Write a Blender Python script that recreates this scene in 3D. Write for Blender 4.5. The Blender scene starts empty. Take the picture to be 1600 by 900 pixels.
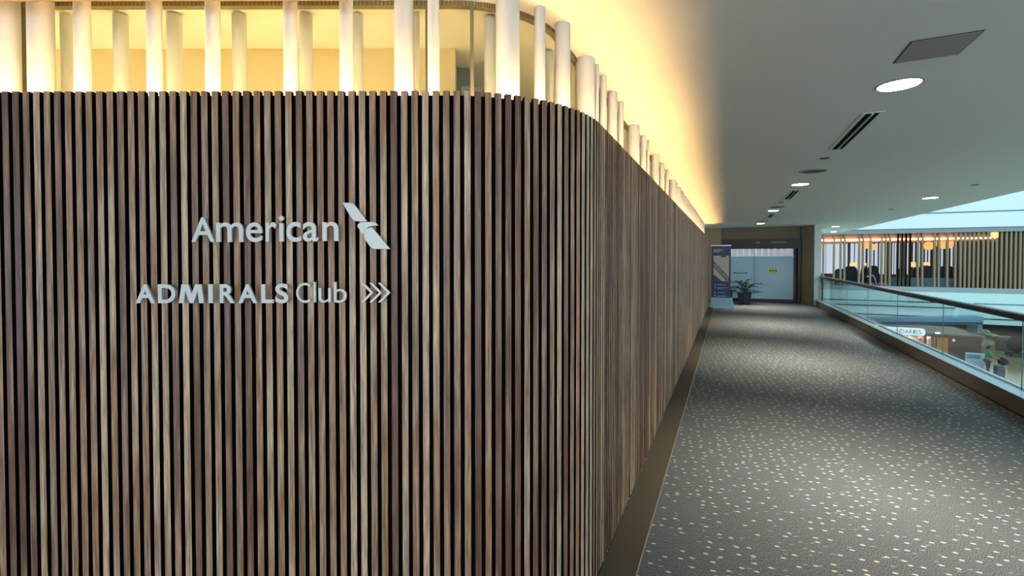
import bpy, bmesh, math, random
from math import sin, cos, pi, radians, atan, tan, sqrt
from mathutils import Vector, Matrix
random.seed(7)
S = bpy.context.scene
COL = S.collection

# ------------------------------------------------------------------ camera
F = 720.0; PITCH = radians(1.0); YAW = atan(338/720.0); CY = 404 + F*tan(PITCH); EYE = 1.7
cam_d = bpy.data.cameras.new('camera'); cam = bpy.data.objects.new('camera', cam_d); COL.objects.link(cam)
cam.location = (0, 0, EYE); cam.rotation_euler = (radians(90)-PITCH, 0, YAW)
cam_d.sensor_width = 36; cam_d.lens = F/1600*36; cam_d.shift_y = -(450-CY)/1600
cam_d.clip_start = .05; cam_d.clip_end = 300
S.camera = cam
# ------------------------------------------------------------------ daylight, exposure
W = bpy.data.worlds.new('daylight'); S.world = W; W.use_nodes = True
W.node_tree.nodes['Background'].inputs[0].default_value = (0.58, 0.84, 1.0, 1)
W.node_tree.nodes['Background'].inputs[1].default_value = 1.0
S.view_settings.view_transform = 'Standard'; S.view_settings.look = 'None'
S.view_settings.gamma = 1; S.view_settings.use_curve_mapping = False
S.view_settings.exposure = 0.47
S.cycles.use_denoising = True; S.cycles.max_bounces = 8; S.cycles.transparent_max_bounces = 16
S.cycles.sample_clamp_indirect = 4; S.cycles.caustics_reflective = False; S.cycles.caustics_refractive = False
def area(name, loc, size, power, color, rot=(0, 0, 0), size_y=None, spread=None):
    l = bpy.data.lights.new(name, 'AREA'); l.energy = power; l.color = color; l.size = size
    if size_y: l.shape = 'RECTANGLE'; l.size_y = size_y
    if spread: l.spread = spread
    o = bpy.data.objects.new(name, l); o.location = loc; o.rotation_euler = rot; COL.objects.link(o); return o
# skylight over the atrium, to the right of the walkway
area('vestibule_lamp', (1.0, 21.8, 2.8), .8, 7, (.85, .95, 1.0))
area('atrium_skylight', (14, 16, 9), 16, 2300, (0.42, 0.79, 1.0), (0, 0, 0), 34)
# unseen fill panel added behind the camera to brighten the concourse
area('concourse_fill', (3.5, -6, 2.4), 7, 230, (.95, .96, 1.0), (radians(82), 0, radians(8)), 2.6)
# added fill light that brightens the lower level
area('lower_level_fill', (16, 46, -2.4), 14, 620, (.94, 1.0, .88), (0, 0, 0), 20)

# ------------------------------------------------------------------ materials
def s2l(c): return tuple(((v/255)/12.92 if v <= 10 else ((v/255+.055)/1.055)**2.4) for v in c)
MATS = {}
def mat(name, col, rough=.6, metal=0, emit=None, estr=0, srgb=True, spec=None, alpha=None):
    if name in MATS: return MATS[name]
    m = bpy.data.materials.new(name); m.use_nodes = True
    b = m.node_tree.nodes['Principled BSDF']
    c = s2l(col) if srgb else col
    b.inputs['Base Color'].default_value = (*c, 1); b.inputs['Roughness'].default_value = rough
    b.inputs['Metallic'].default_value = metal
    if spec is not None: b.inputs['Specular IOR Level'].default_value = spec
    if emit:
        b.inputs['Emission Color'].default_value = (*emit, 1); b.inputs['Emission Strength'].default_value = estr
    # every material gets a faint procedural mottling of roughness
    n = m.node_tree.nodes.new('ShaderNodeTexNoise'); n.inputs['Scale'].default_value = 14
    r = m.node_tree.nodes.new('ShaderNodeMapRange'); r.inputs[3].default_value = max(0, rough-.05); r.inputs[4].default_value = min(1, rough+.05)
    m.node_tree.links.new(n.outputs[0], r.inputs[0]); m.node_tree.links.new(r.outputs[0], b.inputs['Roughness'])
    MATS[name] = m; return m
def nodes(m): return m.node_tree.nodes, m.node_tree.links

def glass_mat(name, tint, reflect=.9):
    m = bpy.data.materials.new(name); m.use_nodes = True; N, L = nodes(m); N.clear()
    out = N.new('ShaderNodeOutputMaterial'); mx = N.new('ShaderNodeMixShader'); fr = N.new('ShaderNodeFresnel'); fr.inputs[0].default_value = 1.5
    mu = N.new('ShaderNodeMath'); mu.operation = 'MULTIPLY'; mu.inputs[1].default_value = reflect
    t = N.new('ShaderNodeBsdfTransparent'); t.inputs[0].default_value = (*tint, 1); g = N.new('ShaderNodeBsdfGlossy'); g.inputs[1].default_value = .02
    ge = N.new('ShaderNodeNewGeometry'); io = N.new('ShaderNodeMapRange'); io.inputs[3].default_value = 1.5; io.inputs[4].default_value = 1/1.5
    L.new(ge.outputs['Backfacing'], io.inputs[0]); L.new(io.outputs[0], fr.inputs[0])
    L.new(fr.outputs[0], mu.inputs[0]); L.new(mu.outputs[0], mx.inputs[0]); L.new(t.outputs[0], mx.inputs[1]); L.new(g.outputs[0], mx.inputs[2]); L.new(mx.outputs[0], out.inputs[0])
    MATS[name] = m; return m

def emis(name, col, st):
    m = bpy.data.materials.new(name); m.use_nodes = True; N, L = nodes(m); N.clear()
    out = N.new('ShaderNodeOutputMaterial'); e = N.new('ShaderNodeEmission'); e.inputs[0].default_value = (*col, 1); e.inputs[1].default_value = st
    L.new(e.outputs[0], out.inputs[0]); MATS[name] = m; return m

def wood_mat():
    m = bpy.data.materials.new('walnut'); m.use_nodes = True; N, L = nodes(m); b = N['Principled BSDF']
    tc = N.new('ShaderNodeTexCoord'); at = N.new('ShaderNodeAttribute'); at.attribute_name = 'rnd'
    mp = N.new('ShaderNodeMapping'); mp.inputs['Scale'].default_value = (150, 150, 5.5)
    ad = N.new('ShaderNodeVectorMath'); ad.operation = 'ADD'
    cmb = N.new('ShaderNodeCombineXYZ'); m1 = N.new('ShaderNodeMath'); m1.operation = 'MULTIPLY'; m1.inputs[1].default_value = 137
    L.new(at.outputs['Fac'], m1.inputs[0]); L.new(m1.outputs[0], cmb.inputs[2]); L.new(m1.outputs[0], cmb.inputs[0])
    L.new(tc.outputs['Object'], ad.inputs[0]); L.new(cmb.outputs[0], ad.inputs[1]); L.new(ad.outputs[0], mp.inputs[0])
    n = N.new('ShaderNodeTexNoise'); n.inputs['Scale'].default_value = 1; n.inputs['Detail'].default_value = 6; n.inputs['Roughness'].default_value = .62; n.inputs['Distortion'].default_value = .5
    L.new(mp.outputs[0], n.inputs[0])
    # big soft blotches along each slat
    mp2 = N.new('ShaderNodeMapping'); mp2.inputs['Scale'].default_value = (22, 22, 1.6); L.new(ad.outputs[0], mp2.inputs[0])
    n2 = N.new('ShaderNodeTexNoise'); n2.inputs['Scale'].default_value = 1; n2.inputs['Detail'].default_value = 3; L.new(mp2.outputs[0], n2.inputs[0])
    # slat tone
    rp = N.new('ShaderNodeValToRGB'); cr = rp.color_ramp; cr.elements[0].position = 0; cr.elements[0].color = (*s2l((108, 76, 58)), 1)
    cr.elements[1].position = 1; cr.elements[1].color = (*s2l((200, 168, 136)), 1)
    for p, c in ((.25, (136, 103, 82)), (.45, (166, 134, 108)), (.6, (154, 110, 78)), (.8, (178, 150, 124))):
        e = cr.elements.new(p); e.color = (*s2l(c), 1)
    m2 = N.new('ShaderNodeMath'); m2.operation = 'MULTIPLY_ADD'; m2.inputs[1].default_value = 1.5; m2.inputs[2].default_value = -.75
    L.new(n2.outputs[0], m2.inputs[0]); a2 = N.new('ShaderNodeMath'); a2.operation = 'ADD'; a2.use_clamp = True
    L.new(at.outputs['Fac'], a2.inputs[0]); L.new(m2.outputs[0], a2.inputs[1]); L.new(a2.outputs[0], rp.inputs[0])
    gr = N.new('ShaderNodeMapRange'); gr.inputs[1].default_value = .3; gr.inputs[2].default_value = .7; gr.inputs[3].default_value = .36; gr.inputs[4].default_value = 1.65
    L.new(n.outputs[0], gr.inputs[0])
    mx = N.new('ShaderNodeVectorMath'); mx.operation = 'SCALE'; L.new(rp.outputs[0], mx.inputs[0]); L.new(gr.outputs[0], mx.inputs['Scale'])
    L.new(mx.outputs[0], b.inputs['Base Color']); b.inputs['Roughness'].default_value = .42
    bp = N.new('ShaderNodeBump'); bp.inputs['Strength'].default_value = .12; bp.inputs['Distance'].default_value = .002
    L.new(n.outputs[0], bp.inputs['Height']); L.new(bp.outputs[0], b.inputs['Normal'])
    MATS['wood'] = m; return m

def carpet_mat():
    m = bpy.data.materials.new('flecked_carpet'); m.use_nodes = True; N, L = nodes(m); b = N['Principled BSDF']; b.inputs['Roughness'].default_value = .95
    b.inputs['Specular IOR Level'].default_value = .1
    tc = N.new('ShaderNodeTexCoord'); O = tc.outputs['Object']
    def noise(scale, sc=(1, 1, 1), detail=2):
        mp = N.new('ShaderNodeMapping'); mp.inputs['Scale'].default_value = sc; L.new(O, mp.inputs[0])
        n = N.new('ShaderNodeTexNoise'); n.inputs['Scale'].default_value = scale; n.inputs['Detail'].default_value = detail; L.new(mp.outputs[0], n.inputs[0]); return n
    n1 = noise(1, (240, 120, 1), 3); n2 = noise(1.1, (1, 1, 1), 1); edge = noise(1, (140, 140, 1), 2)
    rp = N.new('ShaderNodeValToRGB'); cr = rp.color_ramp
    cr.elements[0].position = .40; cr.elements[0].color = (*s2l((60, 62, 64)), 1)
    cr.elements[1].position = .62; cr.elements[1].color = (*s2l((130, 131, 132)), 1)
    L.new(n1.outputs[0], rp.inputs[0])
    def fleck(scale, stretch, rot, thr, keep, seed, soft=.05):
        mp = N.new('ShaderNodeMapping'); mp.inputs['Rotation'].default_value = (0, 0, rot); mp.inputs['Location'].default_value = (seed, seed*2.3, 0); L.new(O, mp.inputs[0])
        v = N.new('ShaderNodeTexVoronoi'); v.voronoi_dimensions = '2D'; v.inputs['Scale'].default_value = scale; v.inputs['Randomness'].default_value = .72; L.new(mp.outputs[0], v.inputs[0])
        # offset to the cell's point, squashed, so each fleck is an oval
        sc = N.new('ShaderNodeVectorMath'); sc.operation = 'SCALE'; sc.inputs['Scale'].default_value = scale; L.new(mp.outputs[0], sc.inputs[0])
        ps = N.new('ShaderNodeVectorMath'); ps.operation = 'SCALE'; ps.inputs['Scale'].default_value = scale; L.new(v.outputs['Position'], ps.inputs[0])
        sb = N.new('ShaderNodeVectorMath'); sb.operation = 'SUBTRACT'; L.new(sc.outputs[0], sb.inputs[0]); L.new(ps.outputs[0], sb.inputs[1])
        ml = N.new('ShaderNodeVectorMath'); ml.operation = 'MULTIPLY'; ml.inputs[1].default_value = (1, stretch, 0); L.new(sb.outputs[0], ml.inputs[0])
        ln = N.new('ShaderNodeVectorMath'); ln.operation = 'LENGTH'; L.new(ml.outputs[0], ln.inputs[0])
        wob = N.new('ShaderNodeMath'); wob.operation = 'MULTIPLY_ADD'; wob.inputs[1].default_value = .22; wob.inputs[2].default_value = -.11; L.new(edge.outputs[0], wob.inputs[0])
        ad = N.new('ShaderNodeMath'); ad.operation = 'ADD'; L.new(ln.outputs['Value'], ad.inputs[0]); L.new(wob.outputs[0], ad.inputs[1])
        r = N.new('ShaderNodeMapRange'); r.inputs[1].default_value = thr; r.inputs[2].default_value = thr+soft; r.inputs[3].default_value = 1; r.inputs[4].default_value = 0; L.new(ad.outputs[0], r.inputs[0])
        sp = N.new('ShaderNodeSeparateXYZ'); L.new(v.outputs['Color'], sp.inputs[0])
        k = N.new('ShaderNodeMath'); k.operation = 'LESS_THAN'; k.inputs[1].default_value = keep; L.new(sp.outputs[0], k.inputs[0])
        o = N.new('ShaderNodeMath'); o.operation = 'MULTIPLY'; L.new(r.outputs[0], o.inputs[0]); L.new(k.outputs[0], o.inputs[1]); return o
    f1 = fleck(12.5, 2.1, radians(-7), .145, .66, 0); f2 = fleck(15, 4.2, radians(-18), .17, .30, 3.7)
    c2 = N.new('ShaderNodeMix'); c2.data_type = 'RGBA'; L.new(f2.outputs[0], c2.inputs[0]); L.new(rp.outputs[0], c2.inputs[6]); c2.inputs[7].default_value = (*s2l((150, 163, 180)), 1)
    c1 = N.new('ShaderNodeMix'); c1.data_type = 'RGBA'; L.new(f1.outputs[0], c1.inputs[0]); L.new(c2.outputs[2], c1.inputs[6]); c1.inputs[7].default_value = (*s2l((210, 204, 184)), 1)
    L.new(c1.outputs[2], b.inputs['Base Color'])
    bp = N.new('ShaderNodeBump'); bp.inputs['Strength'].default_value = .5; bp.inputs['Distance'].default_value = .004; L.new(n1.outputs[0], bp.inputs['Height']); L.new(bp.outputs[0], b.inputs['Normal'])
    MATS['carpet'] = m; return m

def plaster_mat(name, col, amt=.06, scale=60, rough=.85):
    m = bpy.data.materials.new(name); m.use_nodes = True; N, L = nodes(m); b = N['Principled BSDF']; b.inputs['Roughness'].default_value = rough; b.inputs['Specular IOR Level'].default_value = .2
    tc = N.new('ShaderNodeTexCoord'); n = N.new('ShaderNodeTexNoise'); n.inputs['Scale'].default_value = scale; n.inputs['Detail'].default_value = 5; L.new(tc.outputs['Object'], n.inputs[0])
    rp = N.new('ShaderNodeMapRange'); rp.inputs[3].default_value = 1-amt; rp.inputs[4].default_value = 1+amt; L.new(n.outputs[0], rp.inputs[0])
    mx = N.new('ShaderNodeVectorMath'); mx.operation = 'SCALE'; mx.inputs[0].default_value = s2l(col); L.new(rp.outputs[0], mx.inputs['Scale']); L.new(mx.outputs[0], b.inputs['Base Color'])
    MATS[name] = m; return m

def perf_mat():
    m = bpy.data.materials.new('perforated_metal'); m.use_nodes = True; N, L = nodes(m); b = N['Principled BSDF']; b.inputs['Roughness'].default_value = .5
    tc = N.new('ShaderNodeTexCoord'); v = N.new('ShaderNodeTexVoronoi'); v.inputs['Scale'].default_value = 120; v.inputs['Randomness'].default_value = .05; L.new(tc.outputs['Object'], v.inputs[0])
    rp = N.new('ShaderNodeValToRGB'); rp.color_ramp.elements[0].position = .34; rp.color_ramp.elements[0].color = (.02, .018, .012, 1); rp.color_ramp.elements[1].position = .42; rp.color_ramp.elements[1].color = (*s2l((132, 122, 84)), 1)
    L.new(v.outputs['Distance'], rp.inputs[0]); L.new(rp.outputs[0], b.inputs['Base Color']); MATS['perf'] = m; return m

def stripe_mat(name, c1, c2, axis, scale, rough=.7, width=.5):
    m = bpy.data.materials.new(name); m.use_nodes = True; N, L = nodes(m); b = N['Principled BSDF']; b.inputs['Roughness'].default_value = rough
    tc = N.new('ShaderNodeTexCoord'); w = N.new('ShaderNodeTexWave'); w.bands_direction = axis; w.inputs['Scale'].default_value = scale; w.inputs['Distortion'].default_value = .4
    L.new(tc.outputs['Object'], w.inputs[0]); rp = N.new('ShaderNodeValToRGB'); rp.color_ramp.elements[0].position = width-.1; rp.color_ramp.elements[1].position = width+.1
    rp.color_ramp.elements[0].color = (*s2l(c1), 1); rp.color_ramp.elements[1].color = (*s2l(c2), 1); L.new(w.outputs[0], rp.inputs[0]); L.new(rp.outputs[0], b.inputs['Base Color'])
    MATS[name] = m; return m

WOOD = wood_mat(); CARPET = carpet_mat(); PERF = perf_mat()
CEIL = plaster_mat('ceiling_paint', (230, 226, 220), .05, 90)
WHITE = plaster_mat('white_paint', (222, 224, 222), .03, 30)
BEIGE = plaster_mat('beige_paint', (226, 204, 160), .03, 20)
GREYW = plaster_mat('grey_paint', (132, 132, 130), .03, 20)
TAUPE = plaster_mat('taupe_stone', (128, 112, 88), .14, 30, .6)
TAN = plaster_mat('tan_panel', (168, 142, 104), .08, 30, .6)
FELT = mat('black_felt', (9, 9, 9), .95, spec=.1)
BLACK = mat('black_metal', (22, 21, 22), .4)
DARKBAR = mat('bronze_rail', (58, 46, 44), .28, .6)
RAILW = mat('brown_rail_inlay', (128, 98, 72), .35)
CURB = plaster_mat('curb_bronze', (106, 98, 86), .10, 60, .5)
LEDGE = mat('brushed_ledge', (196, 205, 208), .3, .5)
GUARD = stripe_mat('ribbed_mat', (62, 54, 42), (92, 80, 62), 'Y', 24, .8)
TRIMM = mat('metal_edge', (190, 185, 172), .35, .6)
ALU = mat('brushed_aluminium', (212, 212, 208), .5, .35)
GLASS = glass_mat('clear_glass', (.97, .99, .95), .6)
GGLASS = glass_mat('balustrade_glass', (.92, .975, .97), 1.0)
PANEG = glass_mat('door_glass', (.82, .88, .92), 1.0)
def tube_mat():
    m = bpy.data.materials.new('white_translucent_tube'); m.use_nodes = True; N, L = nodes(m); N.clear()
    out = N.new('ShaderNodeOutputMaterial'); d = N.new('ShaderNodeBsdfDiffuse'); d.inputs[0].default_value = (.80, .79, .77, 1)
    t = N.new('ShaderNodeBsdfTranslucent'); t.inputs[0].default_value = (.8, .78, .72, 1); mx = N.new('ShaderNodeMixShader')
    n = N.new('ShaderNodeTexNoise'); n.inputs['Scale'].default_value = 25; r = N.new('ShaderNodeMapRange'); r.inputs[3].default_value = .10; r.inputs[4].default_value = .16
    L.new(n.outputs[0], r.inputs[0]); L.new(r.outputs[0], mx.inputs[0]); L.new(d.outputs[0], mx.inputs[1]); L.new(t.outputs[0], mx.inputs[2]); L.new(mx.outputs[0], out.inputs[0])
    MATS['tube'] = m; return m
TUBE = tube_mat()
LEDM = emis('warm_led', (1.0, .60, .22), 92)
LAMP = emis('downlight_white', (1.0, .93, .80), 22)

# ------------------------------------------------------------------ mesh helpers
def link(name, bm, m, parent=None, smooth=False):
    me = bpy.data.meshes.new(name); bmesh.ops.recalc_face_normals(bm, faces=bm.faces[:]); bm.to_mesh(me); bm.free()
    for mm in (m if isinstance(m, (list, tuple)) else [m]): me.materials.append(mm)
    if smooth:
        for p in me.polygons: p.use_smooth = True
        try: me.set_sharp_from_angle(angle=radians(40))
        except Exception: pass
    o = bpy.data.objects.new(name, me); COL.objects.link(o)
    if parent: o.parent = parent
    return o
def bx(bm, x0, x1, y0, y1, z0, z1, mtx=None):
    vs = [bm.verts.new((x, y, z)) for x in (x0, x1) for y in (y0, y1) for z in (z0, z1)]
    if mtx: 
        for v in vs: v.co = mtx @ v.co
    for f in ((0, 1, 3, 2), (4, 6, 7, 5), (0, 4, 5, 1), (2, 3, 7, 6), (0, 2, 6, 4), (1, 5, 7, 3)): bm.faces.new([vs[i] for i in f])
    return vs
def box(name, b, m, parent=None, bevel=0, mtx=None):
    bm = bmesh.new(); bx(bm, *b, mtx=mtx)
    if bevel: bmesh.ops.bevel(bm, geom=bm.edges[:], offset=bevel, segments=2, affect='EDGES')
    return link(name, bm, m, parent)
def cyl(bm, c, r, z0, z1, n=24, r2=None, cap=True):
    r2 = r if r2 is None else r2
    a = [bm.verts.new((c[0]+r*cos(2*pi*i/n), c[1]+r*sin(2*pi*i/n), z0)) for i in range(n)]
    b = [bm.verts.new((c[0]+r2*cos(2*pi*i/n), c[1]+r2*sin(2*pi*i/n), z1)) for i in range(n)]
    for i in range(n): bm.faces.new((a[i], a[(i+1) % n], b[(i+1) % n], b[i]))
    if cap: bm.faces.new(a[::-1]); bm.faces.new(b)
def lathe(bm, prof, c=(0, 0, 0), n=24):
    rings = []
    for r, z in prof:
        rings.append([bm.verts.new((c[0]+r*cos(2*pi*i/n), c[1]+r*sin(2*pi*i/n), c[2]+z)) for i in range(n)] if r > 1e-6 else [bm.verts.new((c[0], c[1], c[2]+z))])
    for a, b in zip(rings, rings[1:]):
        for i in range(n):
            j = (i+1) % n
            if len(a) == 1: bm.faces.new((a[0], b[j], b[i]))
            elif len(b) == 1: bm.faces.new((a[i], a[j], b[0]))
            else: bm.faces.new((a[i], a[j], b[j], b[i]))
def tube(bm, pts, r, n=8):
    pts = [Vector(p) for p in pts]; rings = []
    for k, p in enumerate(pts):
        d = (pts[min(k+1, len(pts)-1)]-pts[max(k-1, 0)]).normalized(); u = d.cross(Vector((0, 0, 1)) if abs(d.z) < .9 else Vector((1, 0, 0))).normalized(); w = d.cross(u)
        rr = r[k] if isinstance(r, (list, tuple)) else r
        rings.append([bm.verts.new(p+u*rr*cos(2*pi*i/n)+w*rr*sin(2*pi*i/n)) for i in range(n)])
    for a, b in zip(rings, rings[1:]):
        for i in range(n): bm.faces.new((a[i], a[(i+1) % n], b[(i+1) % n], b[i]))
    bm.faces.new(rings[0][::-1]); bm.faces.new(rings[-1])
def extrude_poly(bm, pts, origin, ux, uy, un, t):
    a = [bm.verts.new(origin+ux*p[0]+uy*p[1]) for p in pts]; b = [bm.verts.new(v.co+un*t) for v in a]
    bm.faces.new(b); bm.faces.new(a[::-1]); n = len(a)
    for i in range(n): bm.faces.new((a[i], a[(i+1) % n], b[(i+1) % n], b[i]))
def thing(name, label, cat, loc=(0, 0, 0), group=None):
    o = bpy.data.objects.new(name, None); o.empty_display_size = .1; COL.objects.link(o); o.location = loc; return tag(o, label, cat, group)
def tag(o, label=None, cat=None, group=None, kind=None):
    if label: o['label'] = label
    if cat: o['category'] = cat
    if group: o['group'] = group
    if kind: o['kind'] = kind
    return o
def struct(o): o['kind'] = 'structure'; return o
def recenter(o, loc):
    """keep the mesh where it is but put the origin at loc"""
    loc = Vector(loc); o.data.transform(Matrix.Translation(-loc)); o.location = loc; return o

# ray through a point of the view, met with a real plane of the building
_R = cam.rotation_euler.to_matrix()
def ray(x, y): return _R @ Vector((x-800, -(y-CY), -F))
def at_y(x, y, Y): d = ray(x, y); return Vector((0, 0, EYE))+d*(Y/d.y)
def at_z(x, y, Z): d = ray(x, y); return Vector((0, 0, EYE))+d*((Z-EYE)/d.z)

# ------------------------------------------------------------------ plan of the slatted wall (slat face line)
CEILZ = 2.92; TOPZ = 2.415
FD = Vector((cos(atan(.465)), sin(atan(.465)))); CORN = Vector((-.62, 1.890)); TL = .52
TURN = pi/2-atan(.465); RAD = TL/tan(TURN/2); ARC = RAD*TURN
P0 = CORN-FD*TL; NR0 = Vector((FD.y, -FD.x)); CEN = P0-NR0*RAD
def path(s, off=0):
    """point at arc length s, moved 'off' metres behind the slat face; returns point, outward normal, tangent"""
    if s < 0: p = P0+FD*s; n = NR0
    elif s < ARC:
        a = s/RAD; n = Vector((NR0.x*cos(a)-NR0.y*sin(a), NR0.x*sin(a)+NR0.y*cos(a))); p = CEN+n*RAD
    else: n = Vector((1, 0)); p = Vector((-.62, CORN.y+TL+(s-ARC)))
    return p-n*off, n, Vector((-n.y, n.x))
SEND = ARC+(17.6-CORN.y-TL); SBEG = -3.4
def sweep(bm, o0, o1, z0, z1, s0=SBEG, s1=SEND, step=.12):
    ss = []; s = s0
    while s < min(s1, ARC+.01): ss.append(s); s += step
    s = max(s, s0)
    while s < s1: ss.append(s); s += .8
    ss.append(s1); prev = None
    for s in ss:
        a = path(s, o0)[0]; b = path(s, o1)[0]
        q = [bm.verts.new((a.x, a.y, z0)), bm.verts.new((b.x, b.y, z0)), bm.verts.new((b.x, b.y, z1)), bm.verts.new((a.x, a.y, z1))]
        if prev:
            for i in range(4): bm.faces.new((prev[i], prev[(i+1) % 4], q[(i+1) % 4], q[i]))
        else: bm.faces.new(q)
        prev = q
    bm.faces.new(prev[::-1])

# ------------------------------------------------------------------ structure: floor, ceiling
bm = bmesh.new(); bx(bm, -5.5, 3.25, -5, 20.5, -.30, 0); struct(link('floor', bm, CARPET))
bm = bmesh.new(); bx(bm, -9, 4.80, -5, 26, CEILZ, CEILZ+.30); struct(link('ceiling', bm, CEIL))
# soffit over the sign wall (its lower edge shows at the very top)
bm = bmesh.new()
M0 = Matrix(((FD.x, NR0.x, 0, P0.x), (FD.y, NR0.y, 0, P0.y), (0, 0, 1, 0), (0, 0, 0, 1)))
bx(bm, -3.4, -.42, .0, .06, 2.795, CEILZ-.001, M0); struct(link('trim_1', bm, TAUPE))

# ------------------------------------------------------------------ slatted wall
wall = bpy.data.objects.new('wall_left', None); COL.objects.link(wall); struct(wall)
bm = bmesh.new(); sweep(bm, .022, .034, 0.001, TOPZ-.012); link('felt_backing', bm, FELT, wall)
bm = bmesh.new(); sweep(bm, .034, .20, 0.001, 2.33); link('wall_core', bm, WHITE, wall)
bm = bmesh.new(); fl = bm.faces.layers.float.new('rnd'); s = SBEG
while s < SEND:
    p, n, t = path(s+.0225); r = random.random(); w = .0136; d = .022; c = .0012
    prof = [(-w, -d), (-w, -c), (-w+c, 0), (w-c, 0), (w, -c), (w, -d)]
    z0, z1 = .012, TOPZ
    lo = [bm.verts.new((*(p+t*a+n*b), z0)) for a, b in prof]; hi = [bm.verts.new((*(p+t*a+n*b), z1)) for a, b in prof]
    fs = [bm.faces.new((lo[i], lo[(i+1) % 6], hi[(i+1) % 6], hi[i])) for i in range(6)]+[bm.faces.new(lo[::-1]), bm.faces.new(hi)]
    for f in fs: f[fl] = r
    fs[0].material_index = fs[4].material_index = fs[5].material_index = 1
    s += .045
link('slat_cladding', bm, [WOOD, FELT], wall)
# cove shelf the tubes stand on, low enough behind the slats to hide the light strip
SHELF = 2.345
bm = bmesh.new(); sweep(bm, .036, 1.2, SHELF-.02, SHELF, step=.1); link('cove_shelf', bm, WHITE, wall)
# light strip along the cove
bm = bmesh.new(); ss = [SBEG+.02]
while ss[-1] < SEND-.05: ss.append(min(ss[-1]+(.1 if ss[-1] < ARC else .5), SEND-.03))
prev = None
for s in ss:
    a = path(s, .052)[0]; b = path(s, .078)[0]; q = (bm.verts.new((a.x, a.y, SHELF+.022)), bm.verts.new((b.x, b.y, SHELF+.022)))
    if prev: bm.faces.new((prev[0], q[0], q[1], prev[1]))
    prev = q
bmesh.ops.solidify(bm, geom=bm.faces[:], thickness=.008)
led = link('light_strip', bm, LEDM)
p = path(0, .065)[0]; recenter(led, (p.x, p.y, SHELF)); tag(led, 'warm glowing light strip hidden along the top of the slatted wall', 'light strip')
led.location.z -= .0
# room behind the clerestory, brightened by an added warm fill light on the shelf
p = path(-1.7, .52)[0]; area('inner_fill_light', (p.x, p.y, SHELF+.02), 3.2, 6.5, (1.0, .74, .30), (pi, 0, atan(.465)), .12)
INS = -.055
iw = bmesh.new(); sweep(iw, .72, .78, SHELF, CEILZ-.001, SBEG, INS); struct(link('wall_inner', iw, BEIGE))
iw = bmesh.new(); sweep(iw, 1.0, 1.06, SHELF, CEILZ-.001, INS-.3, SEND); struct(link('wall_inner_back', iw, GREYW))

# clerestory glazing
win = bpy.data.objects.new('window_1', None); COL.objects.link(win); struct(win)
bm = bmesh.new(); sweep(bm, .235, .241, SHELF, CEILZ-.02, step=.08); link('pane', bm, GLASS, win)
bm = bmesh.new(); sweep(bm, .222, .255, CEILZ-.024, CEILZ-.001, step=.08); link('head_track', bm, PERF, win)
bm = bmesh.new(); sweep(bm, .224, .252, SHELF, SHELF+.03, step=.08); link('sill_track', bm, ALU, win)
MULL = mat('mullion_grey', (110, 104, 82), .5)
def s_for_px(px, off):
    """arc length whose offset point shows at column px"""
    lo, hi = SBEG, SEND
    def X(s):
        p = path(s, off)[0]; v = _R.transposed() @ Vector((p.x, p.y, 0)); return 800+F*v.x/(-v.z)
    for _ in range(50):
        mid = (lo+hi)/2
        if X(mid) < px: lo = mid
        else: hi = mid
    return (lo+hi)/2
for px, wd in ((42.5, .004), (667.5, .003), (738, .008), (808, .006), (935, .006)):
    p, n, t = path(s_for_px(px, .235), .235); bm = bmesh.new()
    mt = Matrix(((t.x, n.x, 0, p.x), (t.y, n.y, 0, p.y), (0, 0, 1, 0), (0, 0, 0, 1))); bx(bm, -wd, wd, -.02, .015, SHELF+.03, CEILZ-.024, mt); link('mullion', bm, MULL, win)

# ------------------------------------------------------------------ white tubes above the wall
def px_radius(p, wpx):
    v = _R.transposed() @ Vector((p.x, p.y, 0)); d = -v.z; k = abs(v.x)/d
    return wpx/2*d/F/sqrt(1+k*k)
TANG = .125
def put_tube(x0, x1, label, group, back=False, r=None, s=None):
    off = (.335 if back else .18)
    for _ in range(3):
        if s is None or _ > 0 and x0 is not None: ss_ = s_for_px((x0+x1)/2, off); p = path(ss_, off)[0]; rr = px_radius(p, x1-x0)
        else: p = path(s, off)[0]; rr = r; ss_ = s
        if not back: off = TANG+rr
        if x0 is None: p = path(s, TANG+r)[0]; break
    bm = bmesh.new(); zt = CEILZ-(.012 if back else .0015)
    cyl(bm, (0, 0), rr, 0, zt-SHELF-.001, 40)
    o = link('light_tube', bm, TUBE, None, True); o.location = (p.x, p.y, SHELF+.001)
    return tag(o, label, 'light column', group)
NEARG = 'white light columns in front of the glass'
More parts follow.
